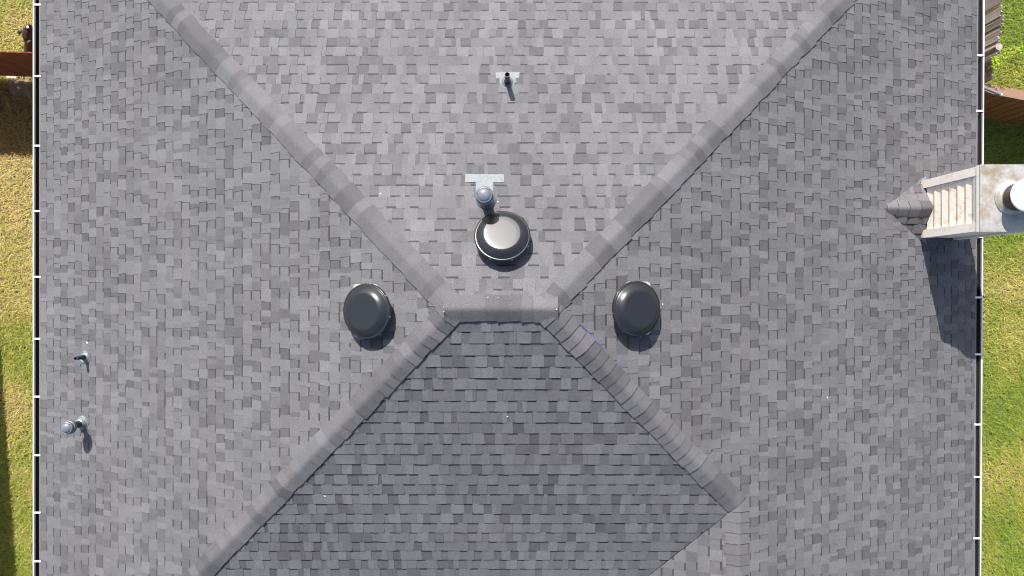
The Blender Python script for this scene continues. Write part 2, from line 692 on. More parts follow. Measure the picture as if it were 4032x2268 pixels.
# ------------------------------------------------------------------ hip and ridge caps
def cap_run(P0, P1, nA, nB, parent, expo=0.128, half=0.142, start=0.0, lift0=0.0140, rad=0.11, bulge=0.005):
    h = (P1 - P0).normalized()
    tot = (P1 - P0).length
    sd = []
    for n, other in ((nA, nB), (nB, nA)):
        a = n.cross(h).normalized()
        if a.dot(other) > 0:
            a = -a
        sd.append((a, n))
    up = (nA + nB).normalized()
    k = 0
    s = start
    run = 1.0
    while s < tot - 0.02:
        if random.random() < 0.6:
            run = random.choice([0.72, 0.82, 0.90, 0.96, 1.02])
        tone_k = run * random.uniform(0.96, 1.04)
        warm = random.choice([0.0, 0.005, 0.01, 0.02, 0.03])
        s_up = max(s - 0.02, 0.0)
        s_lo = min(s + expo, tot)
        mb = MB()
        jit = random.uniform(-0.010, 0.010)
        skew = random.uniform(-0.011, 0.011)
        extra = random.uniform(0, 0.005)

        th_ = 0.5 * nA.angle(nB)
        side = (sd[1][0] - sd[0][0])
        side = (side - h * side.dot(h)).normalized()

        def prof(ss, lift, d_end):
            c = P0 + h * ss
            ctr = c - up * (rad / math.cos(th_))
            pts = []
            for dist in (half, 0.09):
                pts.append(c + sd[0][0] * (dist + jit) + sd[0][1] * (lift + bulge * (1 - dist / half)) + h * (d_end * dist / half))
            for k_ in range(-3, 4):
                f_ = th_ * k_ / 3.0
                dr = up * math.cos(f_) + side * math.sin(f_)
                pts.append(ctr + dr * (rad + lift + bulge * (1 - rad * math.tan(th_) * abs(k_) / 3.0 / half)))
            for dist in (0.09, half):
                pts.append(c + sd[1][0] * (dist - jit) + sd[1][1] * (lift + bulge * (1 - dist / half)) - h * (d_end * dist / half))
            return pts
        hi = prof(s_up, lift0 + 0.001, skew)
        lo = prof(s_lo, lift0 + 0.008 + extra, skew)
        und = prof(s_lo, lift0 + 0.000, skew)
        undh = prof(s_up, 0.0, skew)
        m = len(hi)
        for i in range(m - 1):
            if i == 0 or (i in (m // 2,) and random.random() < 0.5):
                prev = tone_rgb(tone_k * random.uniform(0.92, 1.05), warm)
            tn = prev
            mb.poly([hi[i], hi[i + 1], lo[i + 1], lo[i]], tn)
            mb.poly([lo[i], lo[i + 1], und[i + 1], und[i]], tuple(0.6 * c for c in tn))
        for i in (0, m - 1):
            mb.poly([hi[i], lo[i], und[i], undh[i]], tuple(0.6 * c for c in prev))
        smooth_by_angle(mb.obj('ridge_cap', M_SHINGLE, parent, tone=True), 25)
        s += expo
        k += 1


cap_run(AL, TLc, PL.n, PT.n, roof, start=0.02)
cap_run(AR, TRc, PR.n, PT.n, roof, start=0.02)
cap_run(AL, BLc, PL.n, PB.n, roof, start=0.02)
cap_run(AR, PW, PR.n, PB.n, roof, start=0.02)
cap_run(PW + V(0, 0.06, 0), WRe, PR.n, PWL.n, roof, start=0.0, lift0=0.0135, rad=0.07)
cap_run(AR + V(0.13, 0, -0.004), AL - V(0.10, 0, 0.004), PT.n, PB.n, roof, start=0.0, lift0=0.0190, rad=0.05, bulge=0.016)


# ------------------------------------------------------------------ gutters
def gutter(e0, e1, out, straps, name_side):
    """e0,e1 eave ends; out = outward horizontal unit vector"""
    dz = V(0, 0, 1)
    ax = (e1 - e0).normalized()
    prof = [(0.012, -0.020), (0.014, -0.125), (0.070, -0.128), (0.093, -0.075), (0.093, -0.023), (0.113, -0.022),
            (0.128, -0.020), (0.128, -0.030), (0.118, -0.034), (0.118, -0.078), (0.089, -0.136), (0.008, -0.133), (0.006, -0.020)]
    mi = [1, 1, 1, 1, 2, 0, 0, 0, 0, 0, 0, 0, 0]
    mb = MB()
    for i in range(len(prof)):
        j = (i + 1) % len(prof)
        a, b = prof[i], prof[j]
        p = [e0 + out * a[0] + dz * a[1], e1 + out * a[0] + dz * a[1], e1 + out * b[0] + dz * b[1], e0 + out * b[0] + dz * b[1]]
        mb.poly(p, mi=mi[i])
    for e in (e0, e1):
        mb.poly([e + out * q[0] + dz * q[1] for q in prof[:5]] + [e + out * prof[0][0] + dz * prof[4][1]])
    g = mb.obj('gutter', None, house, mats=[M_WHITE, M_GUTIN, M_LEDGE])
    # drip edge: grey flange under the first course
    d = MB()
    q = [(0.006, -0.014), (0.036, -0.016), (0.036, -0.050), (0.033, -0.050), (0.033, -0.019), (0.006, -0.017)]
    for i in range(len(q)):
        a, b = q[i], q[(i + 1) % len(q)]
        d.poly([e0 + out * a[0] + dz * a[1], e1 + out * a[0] + dz * a[1], e1 + out * b[0] + dz * b[1], e0 + out * b[0] + dz * b[1]])
    d.obj('drip_edge', M_GREYTRIM, g)
    f = MB()
    c = (e0 + e1) / 2 - out * 0.012 - dz * 0.09
    f.box(c, ax * ((e1 - e0).length / 2), out * 0.012, dz * 0.065)
    f.obj('fascia', M_TRIM, g)
    for y in straps:
        Y = (1134.0 - y) / F * (CAM_H - e0.z)
        k = (Y - e0.y) / (e1.y - e0.y)
        p = e0 + (e1 - e0) * k
        s = MB()
        s.box(p + out * 0.058 - dz * 0.0085, out * 0.060, ax * 0.0125, dz * 0.0018)
        s.box(p + out * 0.1195 - dz * 0.014, out * 0.0012, ax * 0.0125, dz * 0.006)
        s.obj('gutter_strap', M_WHITE, g)
    return g


gutter(V(EXL, BLc.y, ZE), V(EXL, TLc.y, ZE), V(-1, 0, 0), [17, 299, 573, 831, 1090, 1334, 1562, 1793, 2019, 2211], 'left')
e0 = V(EXR_B, YEND, zRt(EXR_B))
e1 = V(EXR_T, TRc.y, zRt(EXR_T))
ro = V((e1 - e0).y, -(e1 - e0).x, 0).normalized()
gutter(e0, e1, ro, [213, 433, 932, 1171, 1396, 1673, 1880, 2122], 'right')

# ------------------------------------------------------------------ chimney on the right slope
CX0, CX1, CY0, CY1 = 5.58, 6.26, 0.70, 1.432
CZT = CAM_H - 8.576
ch = MB()
ch.aabox(CX0 + 0.02, CX1 - 0.02, CY0 + 0.02, CY1 - 0.02, zRt(CX1) - 0.1, CZT - 0.03)
chim = ch.obj('chimney', M_SIDING, house)
chim['label'] = 'white boarded chimney chase with stained metal top'
zb0 = zRt(CX0) - 0.02
z = CZT - 0.155
while z > zb0 - 0.3:
    # lap boards on the side facing the ridge and on the two ends
    b = MB()
    lo, hi = z - 0.165, z
    b.poly([V(CX0 - 0.004, CY0 + 0.01, lo), V(CX0 - 0.004, CY1 - 0.01, lo), V(CX0 + 0.014, CY1 - 0.01, hi), V(CX0 + 0.014, CY0 + 0.01, hi)])
    b.poly([V(CX0 - 0.004, CY0 + 0.01, lo), V(CX0 + 0.018, CY0 + 0.01, lo), V(CX0 + 0.018, CY1 - 0.01, lo), V(CX0 - 0.004, CY1 - 0.01, lo)])
    if hi > zRt(CX0) + 0.0:
        b.obj('siding_board', M_SIDING, chim)
    for yy, sg in ((CY0, 1), (CY1, -1)):
        b = MB()
        o0, o1 = yy - 0.004 * sg, yy + 0.014 * sg
        b.poly([V(CX0 + 0.01, o0, lo), V(CX1 - 0.01, o0, lo), V(CX1 - 0.01, o1, hi), V(CX0 + 0.01, o1, hi)])
        b.poly([V(CX0 + 0.01, o0, lo), V(CX1 - 0.01, o0, lo), V(CX1 - 0.01, yy + 0.018 * sg, lo), V(CX0 + 0.01, yy + 0.018 * sg, lo)])
        if hi > zRt(CX1):
            b.obj('siding_board', M_SIDING, chim)
    z -= 0.165
for xx, yy, sx, sy in ((CX0, CY0, 1, 1), (CX0, CY1, 1, -1), (CX1, CY0, -1, 1), (CX1, CY1, -1, -1)):
    t = MB()
    zlo = zRt(xx) + 0.03
    t.aabox(min(xx - 0.022 * sx, xx), max(xx - 0.022 * sx, xx), min(yy - 0.022 * sy, yy + 0.085 * sy), max(yy - 0.022 * sy, yy + 0.085 * sy), zlo, CZT - 0.076)
    t.aabox(min(xx + 0.001 * sx, xx + 0.085 * sx), max(xx + 0.001 * sx, xx + 0.085 * sx), min(yy - 0.022 * sy, yy), max(yy - 0.022 * sy, yy), zlo - (0.0 if sx > 0 else 0.03), CZT - 0.076)
    t.obj('corner_trim', M_TRIM, chim)
t = MB()
t.aabox(CX0 - 0.012, CX1 + 0.012, CY0 - 0.012, CY1 + 0.012, CZT - 0.155, CZT - 0.075)
t.obj('frieze_trim', M_TRIM, chim)
t = MB()
x0, x1, y0, y1 = CX0 - 0.03, CX1 + 0.03, CY0 - 0.03, CY1 + 0.03
t.aabox(x0, x1, y0, y1, CZT - 0.075, CZT - 0.012)
t.obj('cover_skirt', M_TRIM, chim)
t = MB()
t.aabox(x0 - 0.003, x1 + 0.003, y0 - 0.003, y1 + 0.003, CZT - 0.011, CZT - 0.0045)
ccen = V(5.92, 1.066, CZT)
# shallow cross-broken top, a little higher in the middle
tp = V(5.92, 1.066, CZT + 0.012)
cs = [V(x0 - 0.004, y0 - 0.004, CZT - 0.003), V(x1 + 0.004, y0 - 0.004, CZT - 0.003), V(x1 + 0.004, y1 + 0.004, CZT - 0.003), V(x0 - 0.004, y1 + 0.004, CZT - 0.003)]
for i in range(4):
    t.poly([cs[i], cs[(i + 1) % 4], tp])
t.obj('chase_cover', M_GALV, chim)
t = MB()
t.lathe(ccen, V(0, 0, 1), [(0.207, 0.004), (0.207, 0.018), (0.200, 0.022), (0.196, 0.030), (0.170, 0.055), (0.155, 0.062), (0.150, 0.060)], 48)
smooth_by_angle(t.obj('storm_collar', M_GALV, chim))
t = MB()
t.lathe(ccen, V(0, 0, 1), [(0.148, 0.0), (0.148, 0.10), (0.12, 0.10), (0.12, 0.02)], 40)
smooth_by_angle(t.obj('flue_pipe', M_PIPEGALV, chim))
t = MB()
NS = 64
for k in range(NS):                              # woven wire of the spark screen
    for sgn in (1, -1):
        for j in range(5):
            a0 = 2 * math.pi * (k + sgn * j * 0.9) / NS
            a1 = 2 * math.pi * (k + sgn * (j + 1) * 0.9) / NS
            h0, h1 = 0.095 + j * 0.032, 0.095 + (j + 1) * 0.032
            r = 0.166
            wv = 0.0022 / r
            t.poly([ccen + V(math.cos(a0) * r, math.sin(a0) * r, h0), ccen + V(math.cos(a0 + wv) * r, math.sin(a0 + wv) * r, h0),
                    ccen + V(math.cos(a1 + wv) * r, math.sin(a1 + wv) * r, h1), ccen + V(math.cos(a1) * r, math.sin(a1) * r, h1)])
t.lathe(ccen, V(0, 0, 1), [(0.158, 0.09), (0.158, 0.26)], 40)
t.obj('spark_screen', M_MESH, chim)
t = MB()
t.lathe(ccen, V(0, 0, 1), [(0.150, 0.252), (0.190, 0.250), (0.193, 0.262), (0.186, 0.274), (0.12, 0.290), (0.05, 0.298), (0.0005, 0.300)], 56)
smooth_by_angle(t.obj('flue_cap', M_CAPW, chim), 50)
for (xa, ya), (xb, yb), (xc, yc), up_ in (((3622, 716), (3646, 694), (3650, 712), 0.05), ((3622, 934), (3650, 968), (3646, 938), 0.05)):
    t = MB()
    A, B, C = PR.hit(xa, ya, 0.03), PR.hit(xb, yb, 0.05), PR.hit(xc, yc, 0.11)
    t.poly([A, B, C])
    t.poly([A - PR.n * 0.002, C - PR.n * 0.002, B - PR.n * 0.002])
    t.obj('flashing', M_ALU, chim)

# cricket: the little saddle roof that sheds water round the chimney
CZ = CAM_H - 9.615
CXA = XR + (ZR - CZ) / M
yc = (CY0 + CY1) / 2
A = V(CXA, yc, CZ)
Pk = V(CX0 + 0.03, yc, CZ)
Q1 = V(CX0 + 0.03, CY1 + 0.07, zRt(CX0 + 0.03))
Q2 = V(CX0 + 0.03, CY0 - 0.07, zRt(CX0 + 0.03))
c1, c2 = Plane([A, Pk, Q1]), Plane([A, Q2, Pk])
cm = MB()
for pl, q in ((c1, [A, Pk, Q1]), (c2, [A, Q2, Pk])):
    cm.poly([p + pl.n * 0.004 for p in q])
cm.poly([Pk, Q1, Q1 - V(0, 0, 0.05), Q2 - V(0, 0, 0.05), Q2])
cricket = cm.obj('cricket', M_DECK, house)
for pl in (c1, c2):
    pl.o = pl.o + pl.n * 0.008
    aa = [p[0] for p in pl.polys[0]]
    bb = [p[1] for p in pl.polys[0]]
    for r in range(int((max(bb) - min(bb)) / EXPO) + 1):
        mb = build_shingle(pl, min(aa) - random.uniform(0, .1), min(bb) + r * EXPO, 1.0, 0.05)
        if mb.f:
            mb.obj('shingle', M_SHINGLE, cricket, tone=True)
cap_run(Pk - V(0.03, 0, -0.008), A - V(0.05, 0, 0.006), c1.n, c2.n, cricket, expo=0.150, half=0.115, lift0=0.012, rad=0.035, bulge=0.01)


# ------------------------------------------------------------------ attic vents: three black domes
def attic_vent(P, x, y, label, yaw, low=0.0):
    hgt = 0.158
    size = 1.0
    U = 0.055
    base = P.hit(x, y, hgt) - P.n * hgt
    root = empty('attic_vent', base, label, 'roof vent', 'black domed attic vents')
    R = 0.299 * size

    def put(o):
        return keep(o, root)
    f = MB()
    s = 0.298
    pts = []
    # the upslope half of the plate is lapped under the shingles; only the lower half lies open
    for cx, cy, a0 in ((s, -0.04, 0), (-s, -0.04, 90), (-s, -low, 180), (s, -low, 270)):
        for k in range(5):
            a = math.radians(a0 + k * 22.5)
            rr = 0.05
            pts.append((cx - math.copysign(rr, cx) + math.cos(a) * rr, cy - math.copysign(rr, cy) + math.sin(a) * rr))
    top = [base + P.t * a + P.g * b + P.n * 0.014 for a, b in pts]
    bot = [p - P.n * 0.003 for p in top]
    f.poly(top)
    f.poly(bot[::-1])
    for i in range(len(top)):
        j = (i + 1) % len(top)
        f.poly([top[i], bot[i], bot[j], top[j]])
    put(fix_normals(f.obj('flashing', M_BRIGHTALU)))
    t = MB()
    t.lathe(base, P.n, [(0.215, 0.012), (0.205, 0.03), (0.20, 0.16), (0.19, 0.16), (0.19, 0.02)], 40)
    put(smooth_by_angle(t.obj('throat', M_BLACK)))
    d = MB()
    prof = [(R * 0.90, 0.078), (R, 0.076), (R + 0.002, 0.080), (R + 0.002, 0.104), (R - 0.002, 0.109), (R - 0.012, 0.111),
            (R - 0.017, 0.110), (R - 0.021, 0.113), (R - 0.030, 0.123), (R - 0.042, 0.137), (R - 0.058, 0.152), (R - 0.077, 0.165),
            (R - 0.092, 0.1725), (R - 0.101, 0.1757), (R - 0.106, 0.1764), (R - 0.110, 0.1766), (R * 0.45, 0.1768), (0.0005, 0.1768)]
    prof = [(r_, h_ + U) for r_, h_ in prof]
    d.lathe(base, P.n, prof, 72)
    dome = put(smooth_by_angle(d.obj('dome', M_BLACK), 50))
    t = MB()
    t.lathe(base, P.n, [(R + 0.0035, U + 0.078), (R + 0.0048, U + 0.080), (R + 0.0048, U + 0.102), (R + 0.0035, U + 0.105)], 72)
    put(smooth_by_angle(t.obj('rim_band', M_BLACK)))
    ref = P.t
    e2 = P.n.cross(ref)
    for k in range(8):
        a = yaw + k * math.pi / 4
        rad = ref * math.cos(a) + e2 * math.sin(a)
        c = base + rad * (R + 0.005) + P.n * (U + 0.098)
        sc = MB()
        ax = (rad + P.n * 0.8).normalized()
        sc.lathe(c, ax, [(0.006, -0.004), (0.006, 0.002), (0.004, 0.004), (0.0004, 0.005)], 10)
        keep(sc.obj('screw', M_SCREW), dome)
    return root


attic_vent(PT, 1978, 928, 'black domed attic vent with a pale sunlit top below the mushroom capped pipe', 0.35, 0.12)
attic_vent(PL, 1442, 1226, 'black domed attic vent on the left slope beside the ridge', 0.60, 0.275)
attic_vent(PR, 2508, 1216, 'black domed attic vent on the right slope beside the ridge', 0.15, 0.275)


# ------------------------------------------------------------------ plumbing vents
def flash_poly(P, pixels, lift, name, mat, parent):
    top = [P.hit(x, y, lift) for x, y in pixels]
    bot = [p - P.n * 0.003 for p in top]
    f = MB()
    f.poly(top)
    f.poly(bot[::-1])
    for i in range(len(top)):
        j = (i + 1) % len(top)
        f.poly([top[i], bot[i], bot[j], top[j]])
    return keep(fix_normals(f.obj(name, mat)), parent)


def open_pipe(P, bx, by, h, r, label, flash, fmat, boot_r, bmat):
    base = P.hit(bx, by)
    root = empty('vent_pipe', base, label, 'vent pipe', 'plumbing vent pipes')
    up = V(0, 0, 1)
    flash_poly(P, flash, 0.0115, 'flashing', fmat, root)
    t = MB()
    t.lathe(base, (P.n + up * 0.6).normalized(), [(boot_r * 1.22, 0.010), (boot_r * 1.20, 0.016), (boot_r, 0.019), (boot_r * 0.97, 0.026), (boot_r * 0.90, 0.020), (boot_r * 0.86, 0.024),
                                                  (r + 0.014, 0.050), (r + 0.004, 0.062)], 40)
    keep(smooth_by_angle(t.obj('boot', bmat)), root)
    t = MB()
    t.lathe(base, up, [(r + 0.010, 0.03), (r + 0.009, 0.075), (r + 0.001, 0.085)], 24)
    keep(smooth_by_angle(t.obj('rubber_collar', M_BLACKPIPE)), root)
    t = MB()
    t.lathe(base, up, [(r, -0.02), (r, h), (r - 0.0045, h), (r - 0.0045, h - 0.25)], 28)
    keep(smooth_by_angle(t.obj('pipe', M_BLACKPIPE)), root)
    t = MB()
    t.lathe(base + up * h, up, [(r + 0.0004, -0.004), (r + 0.0004, 0.0008), (r - 0.005, 0.0008)], 28)
    keep(t.obj('cut_edge', M_GREYTRIM), root)
    t = MB()
    t.lathe(base + up * (h - 0.16), up, [(r - 0.005, 0), (0.0003, 0)], 20)
    keep(t.obj('dark_bore', M_GUTIN), root)
    return root


def capped_pipe(P, bx, by, h, r, cr, label, flash, fmat, boot_r, bmat, pmat):
    base = P.hit(bx, by)
    root = empty('vent_pipe', base, label, 'vent pipe', 'plumbing vent pipes')
    up = V(0, 0, 1)
    flash_poly(P, flash, 0.0115, 'flashing', fmat, root)
    t = MB()
    t.lathe(base, (P.n * 0.6 + up).normalized(), [(boot_r * 1.25, 0.008), (boot_r * 1.2, 0.014), (boot_r, 0.03), (r + 0.02, 0.09), (r + 0.004, 0.10)], 40)
    keep(smooth_by_angle(t.obj('boot', bmat)), root)
    t = MB()
    t.lathe(base, up, [(r, -0.03), (r, h - 0.05)], 28)
    keep(smooth_by_angle(t.obj('pipe', pmat)), root)
    # two-tier mushroom cap
    t = MB()
    t.lathe(base + up * h, up, [(r + 0.006, -0.115), (cr * 0.94, -0.108), (cr, -0.100), (cr, -0.060), (cr * 0.93, -0.052), (cr * 0.86, -0.050)], 44)
    keep(smooth_by_angle(t.obj('cap_skirt', M_GREYPAINT)), root)
    t = MB()
    t.lathe(base + up * h, up, [(cr * 0.80, -0.070), (cr * 0.90, -0.048), (cr * 0.90, -0.014), (cr * 0.84, -0.006), (cr * 0.76, -0.004), (cr * 0.72, -0.007), (cr * 0.68, -0.002),
                                (cr * 0.60, 0.006), (cr * 0.45, 0.014), (cr * 0.25, 0.0195), (0.0004, 0.021)], 44)
    ct = keep(smooth_by_angle(t.obj('cap_top', M_GREYPAINT), 50), root)
    for k in range(3):
        a = 0.8 + k * 2.1
        s = MB()
        s.lathe(base + up * (h - 0.005) + V(math.cos(a), math.sin(a), 0) * cr * 0.80, up, [(0.005, 0), (0.004, 0.004), (0.0003, 0.005)], 8)
        keep(s.obj('screw', M_BLACKPIPE), ct)
    return root


open_pipe(PT, 1998, 326, 0.34, 0.030, 'black open pipe on silver flashing high on the upper slope',
          [(1952, 284), (2046, 283), (2044, 308), (2031, 308), (2031, 326), (1967, 326), (1967, 308), (1953, 308)], M_ALU, 0.072, M_ALU)
open_pipe(PL, 338, 1405, 0.235, 0.0255, 'thin black open pipe leaning out near the left gutter',
          [(292, 1372), (318, 1366), (322, 1378), (346, 1376), (356, 1392), (352, 1424), (334, 1432), (318, 1432), (316, 1442), (292, 1438)], M_GREYFLASH, 0.074, M_PIPEGALV)
capped_pipe(PT, 1914, 794, 0.60, 0.058, 0.098, 'grey mushroom capped vent pipe with T shaped silver flashing above the top dome',
            [(1831, 684), (1984, 686), (1985, 718), (1941, 718), (1941, 790), (1873, 790), (1873, 717), (1831, 717)], M_ALU, 0.098, M_GREYPAINT, M_GREYPAINT)
capped_pipe(PL, 329, 1664, 0.40, 0.041, 0.092, 'grey capped vent pipe on black stem near the lower left gutter',
            [(302, 1598), (318, 1598), (320, 1626), (346, 1632), (352, 1660), (340, 1690), (318, 1700), (316, 1716), (294, 1716), (300, 1660)], M_GREYFLASH, 0.080, M_PIPEGALV, M_BLACKPIPE)


# ------------------------------------------------------------------ ground
gm = MB()
gm.poly([V(-600, -600, 0), V(600, -600, 0), V(600, 600, 0), V(-600, 600, 0)])
ground = gm.obj('ground', M_GROUND)
ground['kind'] = 'structure'


def lattice(x, y, scale, seed):
    rs = np.random.RandomState(seed)
    T = rs.rand(64, 64)
    xs, ys = x * scale, y * scale
    xi, yi = np.floor(xs).astype(int), np.floor(ys).astype(int)
    fx, fy = xs - xi, ys - yi
    fx, fy = fx * fx * (3 - 2 * fx), fy * fy * (3 - 2 * fy)
    g = lambda a, b: T[a % 64, b % 64]
    return (g(xi, yi) * (1 - fx) + g(xi + 1, yi) * fx) * (1 - fy) + (g(xi, yi + 1) * (1 - fx) + g(xi + 1, yi + 1) * fx) * fy


def sample(n, x0, x1, y0, y1):
    return np.column_stack([np.random.uniform(x0, x1, n), np.random.uniform(y0, y1, n)])


pts = np.vstack([sample(62000, -9.45, -8.25, -5.5, 5.6), sample(62000, 8.1, 9.45, -5.5, 5.6),
                 sample(22000, -11.5, -6.9, -7, 7), sample(22000, 6.9, 11.5, -7, 7)])
gx, gy = pts[:, 0], pts[:, 1]
left = gx < 0
n1 = 0.55 * lattice(gx, gy, 0.9, 3) + 0.3 * lattice(gx, gy, 2.7, 4) + 0.15 * lattice(gx, gy, 7, 5)
dryL = np.clip(0.78 + 1.3 * (n1 - 0.5) + 0.10 * np.clip(gy, -3, 3) - 0.10 * (gy < -3) - 0.62 * (gy > 3.7) * (gx < 0), 0, 1)
dryR = np.clip(0.27 + 1.35 * (n1 - 0.5) + 0.10 * (gy < -2.5), 0, 1)
dry = np.where(left, dryL, dryR)
dry = np.clip(dry + np.random.normal(0, 0.20, len(gx)), 0, 1)
green = np.array([0.175, 0.245, 0.030])
straw = np.array([0.50, 0.385, 0.16])
mid = np.array([0.31, 0.32, 0.055])
w = dry[:, None]
colr = np.where(w < 0.5, green + (mid - green) * (w * 2), mid + (straw - mid) * (w * 2 - 1))
colr = colr * np.random.uniform(0.85, 1.55, (len(gx), 1))
# thin, browned turf; the left fence's shadow is also darkened into its colour
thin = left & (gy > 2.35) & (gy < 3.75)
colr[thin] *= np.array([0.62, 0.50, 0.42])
# a bare patch of dirt under the left fence
dirt = ((gx + 8.80) / 0.26) ** 2 + ((gy - 3.60) / 0.19) ** 2 < 1.0
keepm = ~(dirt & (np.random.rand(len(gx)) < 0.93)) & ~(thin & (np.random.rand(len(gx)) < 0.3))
gx, gy, colr = gx[keepm], gy[keepm], colr[keepm]
n = len(gx)
az = np.random.uniform(0, 2 * math.pi, n)
ln = np.random.uniform(0.045, 0.115, n)
wd = np.random.uniform(0.002, 0.0045, n)
hz = np.random.uniform(0.35, 0.8, n)
dx, dy = np.cos(az), np.sin(az)
sx, sy = -dy * wd, dx * wd
v = np.zeros((n, 5, 3), np.float32)
v[:, 0] = np.column_stack([gx - sx, gy - sy, np.full(n, 0.004)])
v[:, 1] = np.column_stack([gx + sx, gy + sy, np.full(n, 0.004)])
mx_, my_ = gx + dx * ln * 0.35, gy + dy * ln * 0.35
v[:, 2] = np.column_stack([mx_ + sx, my_ + sy, ln * hz])
v[:, 3] = np.column_stack([mx_ - sx, my_ - sy, ln * hz])
v[:, 4] = np.column_stack([gx + dx * ln, gy + dy * ln, ln * hz * 0.95])
me = bpy.data.meshes.new('grass')
me.vertices.add(n * 5)
me.vertices.foreach_set('co', v.reshape(-1))
base_i = np.arange(n)[:, None] * 5
loops = np.hstack([base_i + np.array([[0, 1, 2, 3]]), base_i + np.array([[3, 2, 4]])]).reshape(-1)
me.loops.add(n * 7)
me.loops.foreach_set('vertex_index', loops.astype(np.int32))
me.polygons.add(n * 2)
ls = (np.arange(n)[:, None] * 7 + np.array([[0, 4]])).reshape(-1)
me.polygons.foreach_set('loop_start', ls.astype(np.int32))
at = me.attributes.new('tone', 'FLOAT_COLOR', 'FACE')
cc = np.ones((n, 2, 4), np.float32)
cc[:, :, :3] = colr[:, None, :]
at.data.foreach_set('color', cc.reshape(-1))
me.materials.append(M_GRASS)
me.update(calc_edges=True)
me.validate()
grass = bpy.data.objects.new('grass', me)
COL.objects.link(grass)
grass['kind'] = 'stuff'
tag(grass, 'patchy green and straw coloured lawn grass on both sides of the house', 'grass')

# dirt mound and rocks below the left fence
dm = MB()
ring = []
for j, (rr, hh) in enumerate(((1.0, 0.006), (0.75, 0.03), (0.4, 0.045))):
    ring.append([V(-8.80 + math.cos(a) * 0.27 * rr * (1 + 0.12 * math.sin(3 * a + j)), 3.60 + math.sin(a) * 0.20 * rr * (1 + 0.15 * math.cos(2 * a)), hh + 0.006 * math.sin(5 * a))
                 for a in [k * math.pi / 12 for k in range(24)]])
for j in range(2):
    for k in range(24):
        k2 = (k + 1) % 24
        dm.poly([ring[j][k], ring[j][k2], ring[j + 1][k2], ring[j + 1][k]])
dm.poly(ring[2])
dirt_o = smooth_by_angle(dm.obj('dirt', M_DIRT))
dirt_o['kind'] = 'structure'


def rock(x, y, s, label, seed):
    rnd = random.Random(seed)
    bm = bmesh.new()
    bmesh.ops.create_icosphere(bm, subdivisions=2, radius=1.0)
    for vv in bm.verts:
        d = vv.co.normalized()
        vv.co = Vector((d.x * s * rnd.uniform(0.8, 1.15), d.y * s * 0.75 * rnd.uniform(0.8, 1.15), d.z * s * 0.55 * rnd.uniform(0.85, 1.1)))
    me = bpy.data.meshes.new('rock')
    bm.to_mesh(me)
    bm.free()
    me.materials.append(M_ROCK)
    o = bpy.data.objects.new('rock', me)
    COL.objects.link(o)
    p = px(x, y, CAM_H - 0.03)
    o.location = (p.x, p.y, 0.03 + s * 0.35)
    o.rotation_euler = (0, 0, rnd.uniform(0, 3))
    tag(o, label, 'rock', 'pale rocks under the left fence')


rock(36, 304, 0.050, 'small pale rock at the far left foot of the red fence', 1)
rock(57, 309, 0.060, 'largest pale rock at the foot of the red fence', 2)
rock(67, 324, 0.040, 'pale rock on top of the dirt mound below the red fence', 3)
rock(74, 346, 0.032, 'small pale rock on the lower edge of the dirt mound', 4)


# ------------------------------------------------------------------ fences
def picket(parent, p, along, normal, w, th, z0, z1, mat, top='dog'):
    m_ = MB()
    a, nrm = along * (w / 2), normal * (th / 2)
    cut = min(w * 0.28, 0.035)
    if top == 'dog':
        outl = [(-1, z0), (1, z0), (1, z1 - cut), (1 - 2 * cut / w, z1), (-1 + 2 * cut / w, z1), (-1, z1 - cut)]
    elif top == 'ragged':
        outl = [(-1, z0), (1, z0), (1, z1 - random.uniform(0, .05)), (0.3, z1), (-0.4, z1 - random.uniform(0, .04)), (-1, z1 - random.uniform(0, 0.05))]
    else:
        outl = [(-1, z0), (1, z0), (1, z1), (-1, z1)]
    fr = [V(p.x, p.y, 0) + a * s + nrm + V(0, 0, z) for s, z in outl]
    bk = [q - nrm * 2 for q in fr]
    m_.poly(fr)
    m_.poly(bk[::-1])
    for i in range(len(fr)):
        j = (i + 1) % len(fr)
        m_.poly([fr[i], bk[i], bk[j], fr[j]])
    o = m_.obj('picket', mat)
    keep(o, parent)
    return o


# left: red stained picket fence, its shaded side towards the camera
f1 = empty('picket_fence', (-8.0, 3.755, 0), 'red brown stained picket fence left of the house, dog behind it', 'fence')
x = -9.95
k = 0
while x < -6.40:
    y = 3.477 - 0.034 * x
    picket(f1, V(x, y, 0), V(1, -0.034, 0).normalized(), V(0.034, 1, 0).normalized(), 0.136, 0.018, 0.11 + random.uniform(0, 0.015), 1.52 + random.uniform(-0.012, 0.012), M_FENCE_L)
    x += 0.136 + random.uniform(0.004, 0.011)
for zz in (0.30, 1.05):
    r = MB()
    r.aabox(-9.98, -6.36, 3.80, 3.838, zz - 0.045, zz + 0.045)
    o = r.obj('rail', M_FENCE_L)
    o.data.transform(Matrix.Translation((0, 0.03, 0)))
    keep(o, f1)
for xx in (-9.7, -7.45):
    r = MB()
    r.aabox(xx - 0.045, xx + 0.045, 3.875, 3.965, 0, 1.45)
    keep(r.obj('post', M_FENCE_L), f1)

# right: golden plank fence with a flat cap board
f2 = empty('plank_fence', (8.5, 3.03, 0), 'golden brown plank fence with pale flat cap board right of the house', 'fence')
dirf = V(1, -0.195, 0).normalized()
nrf = V(0.195, 1, 0).normalized()


def f2y(x_): return 4.684 - 0.195 * x_


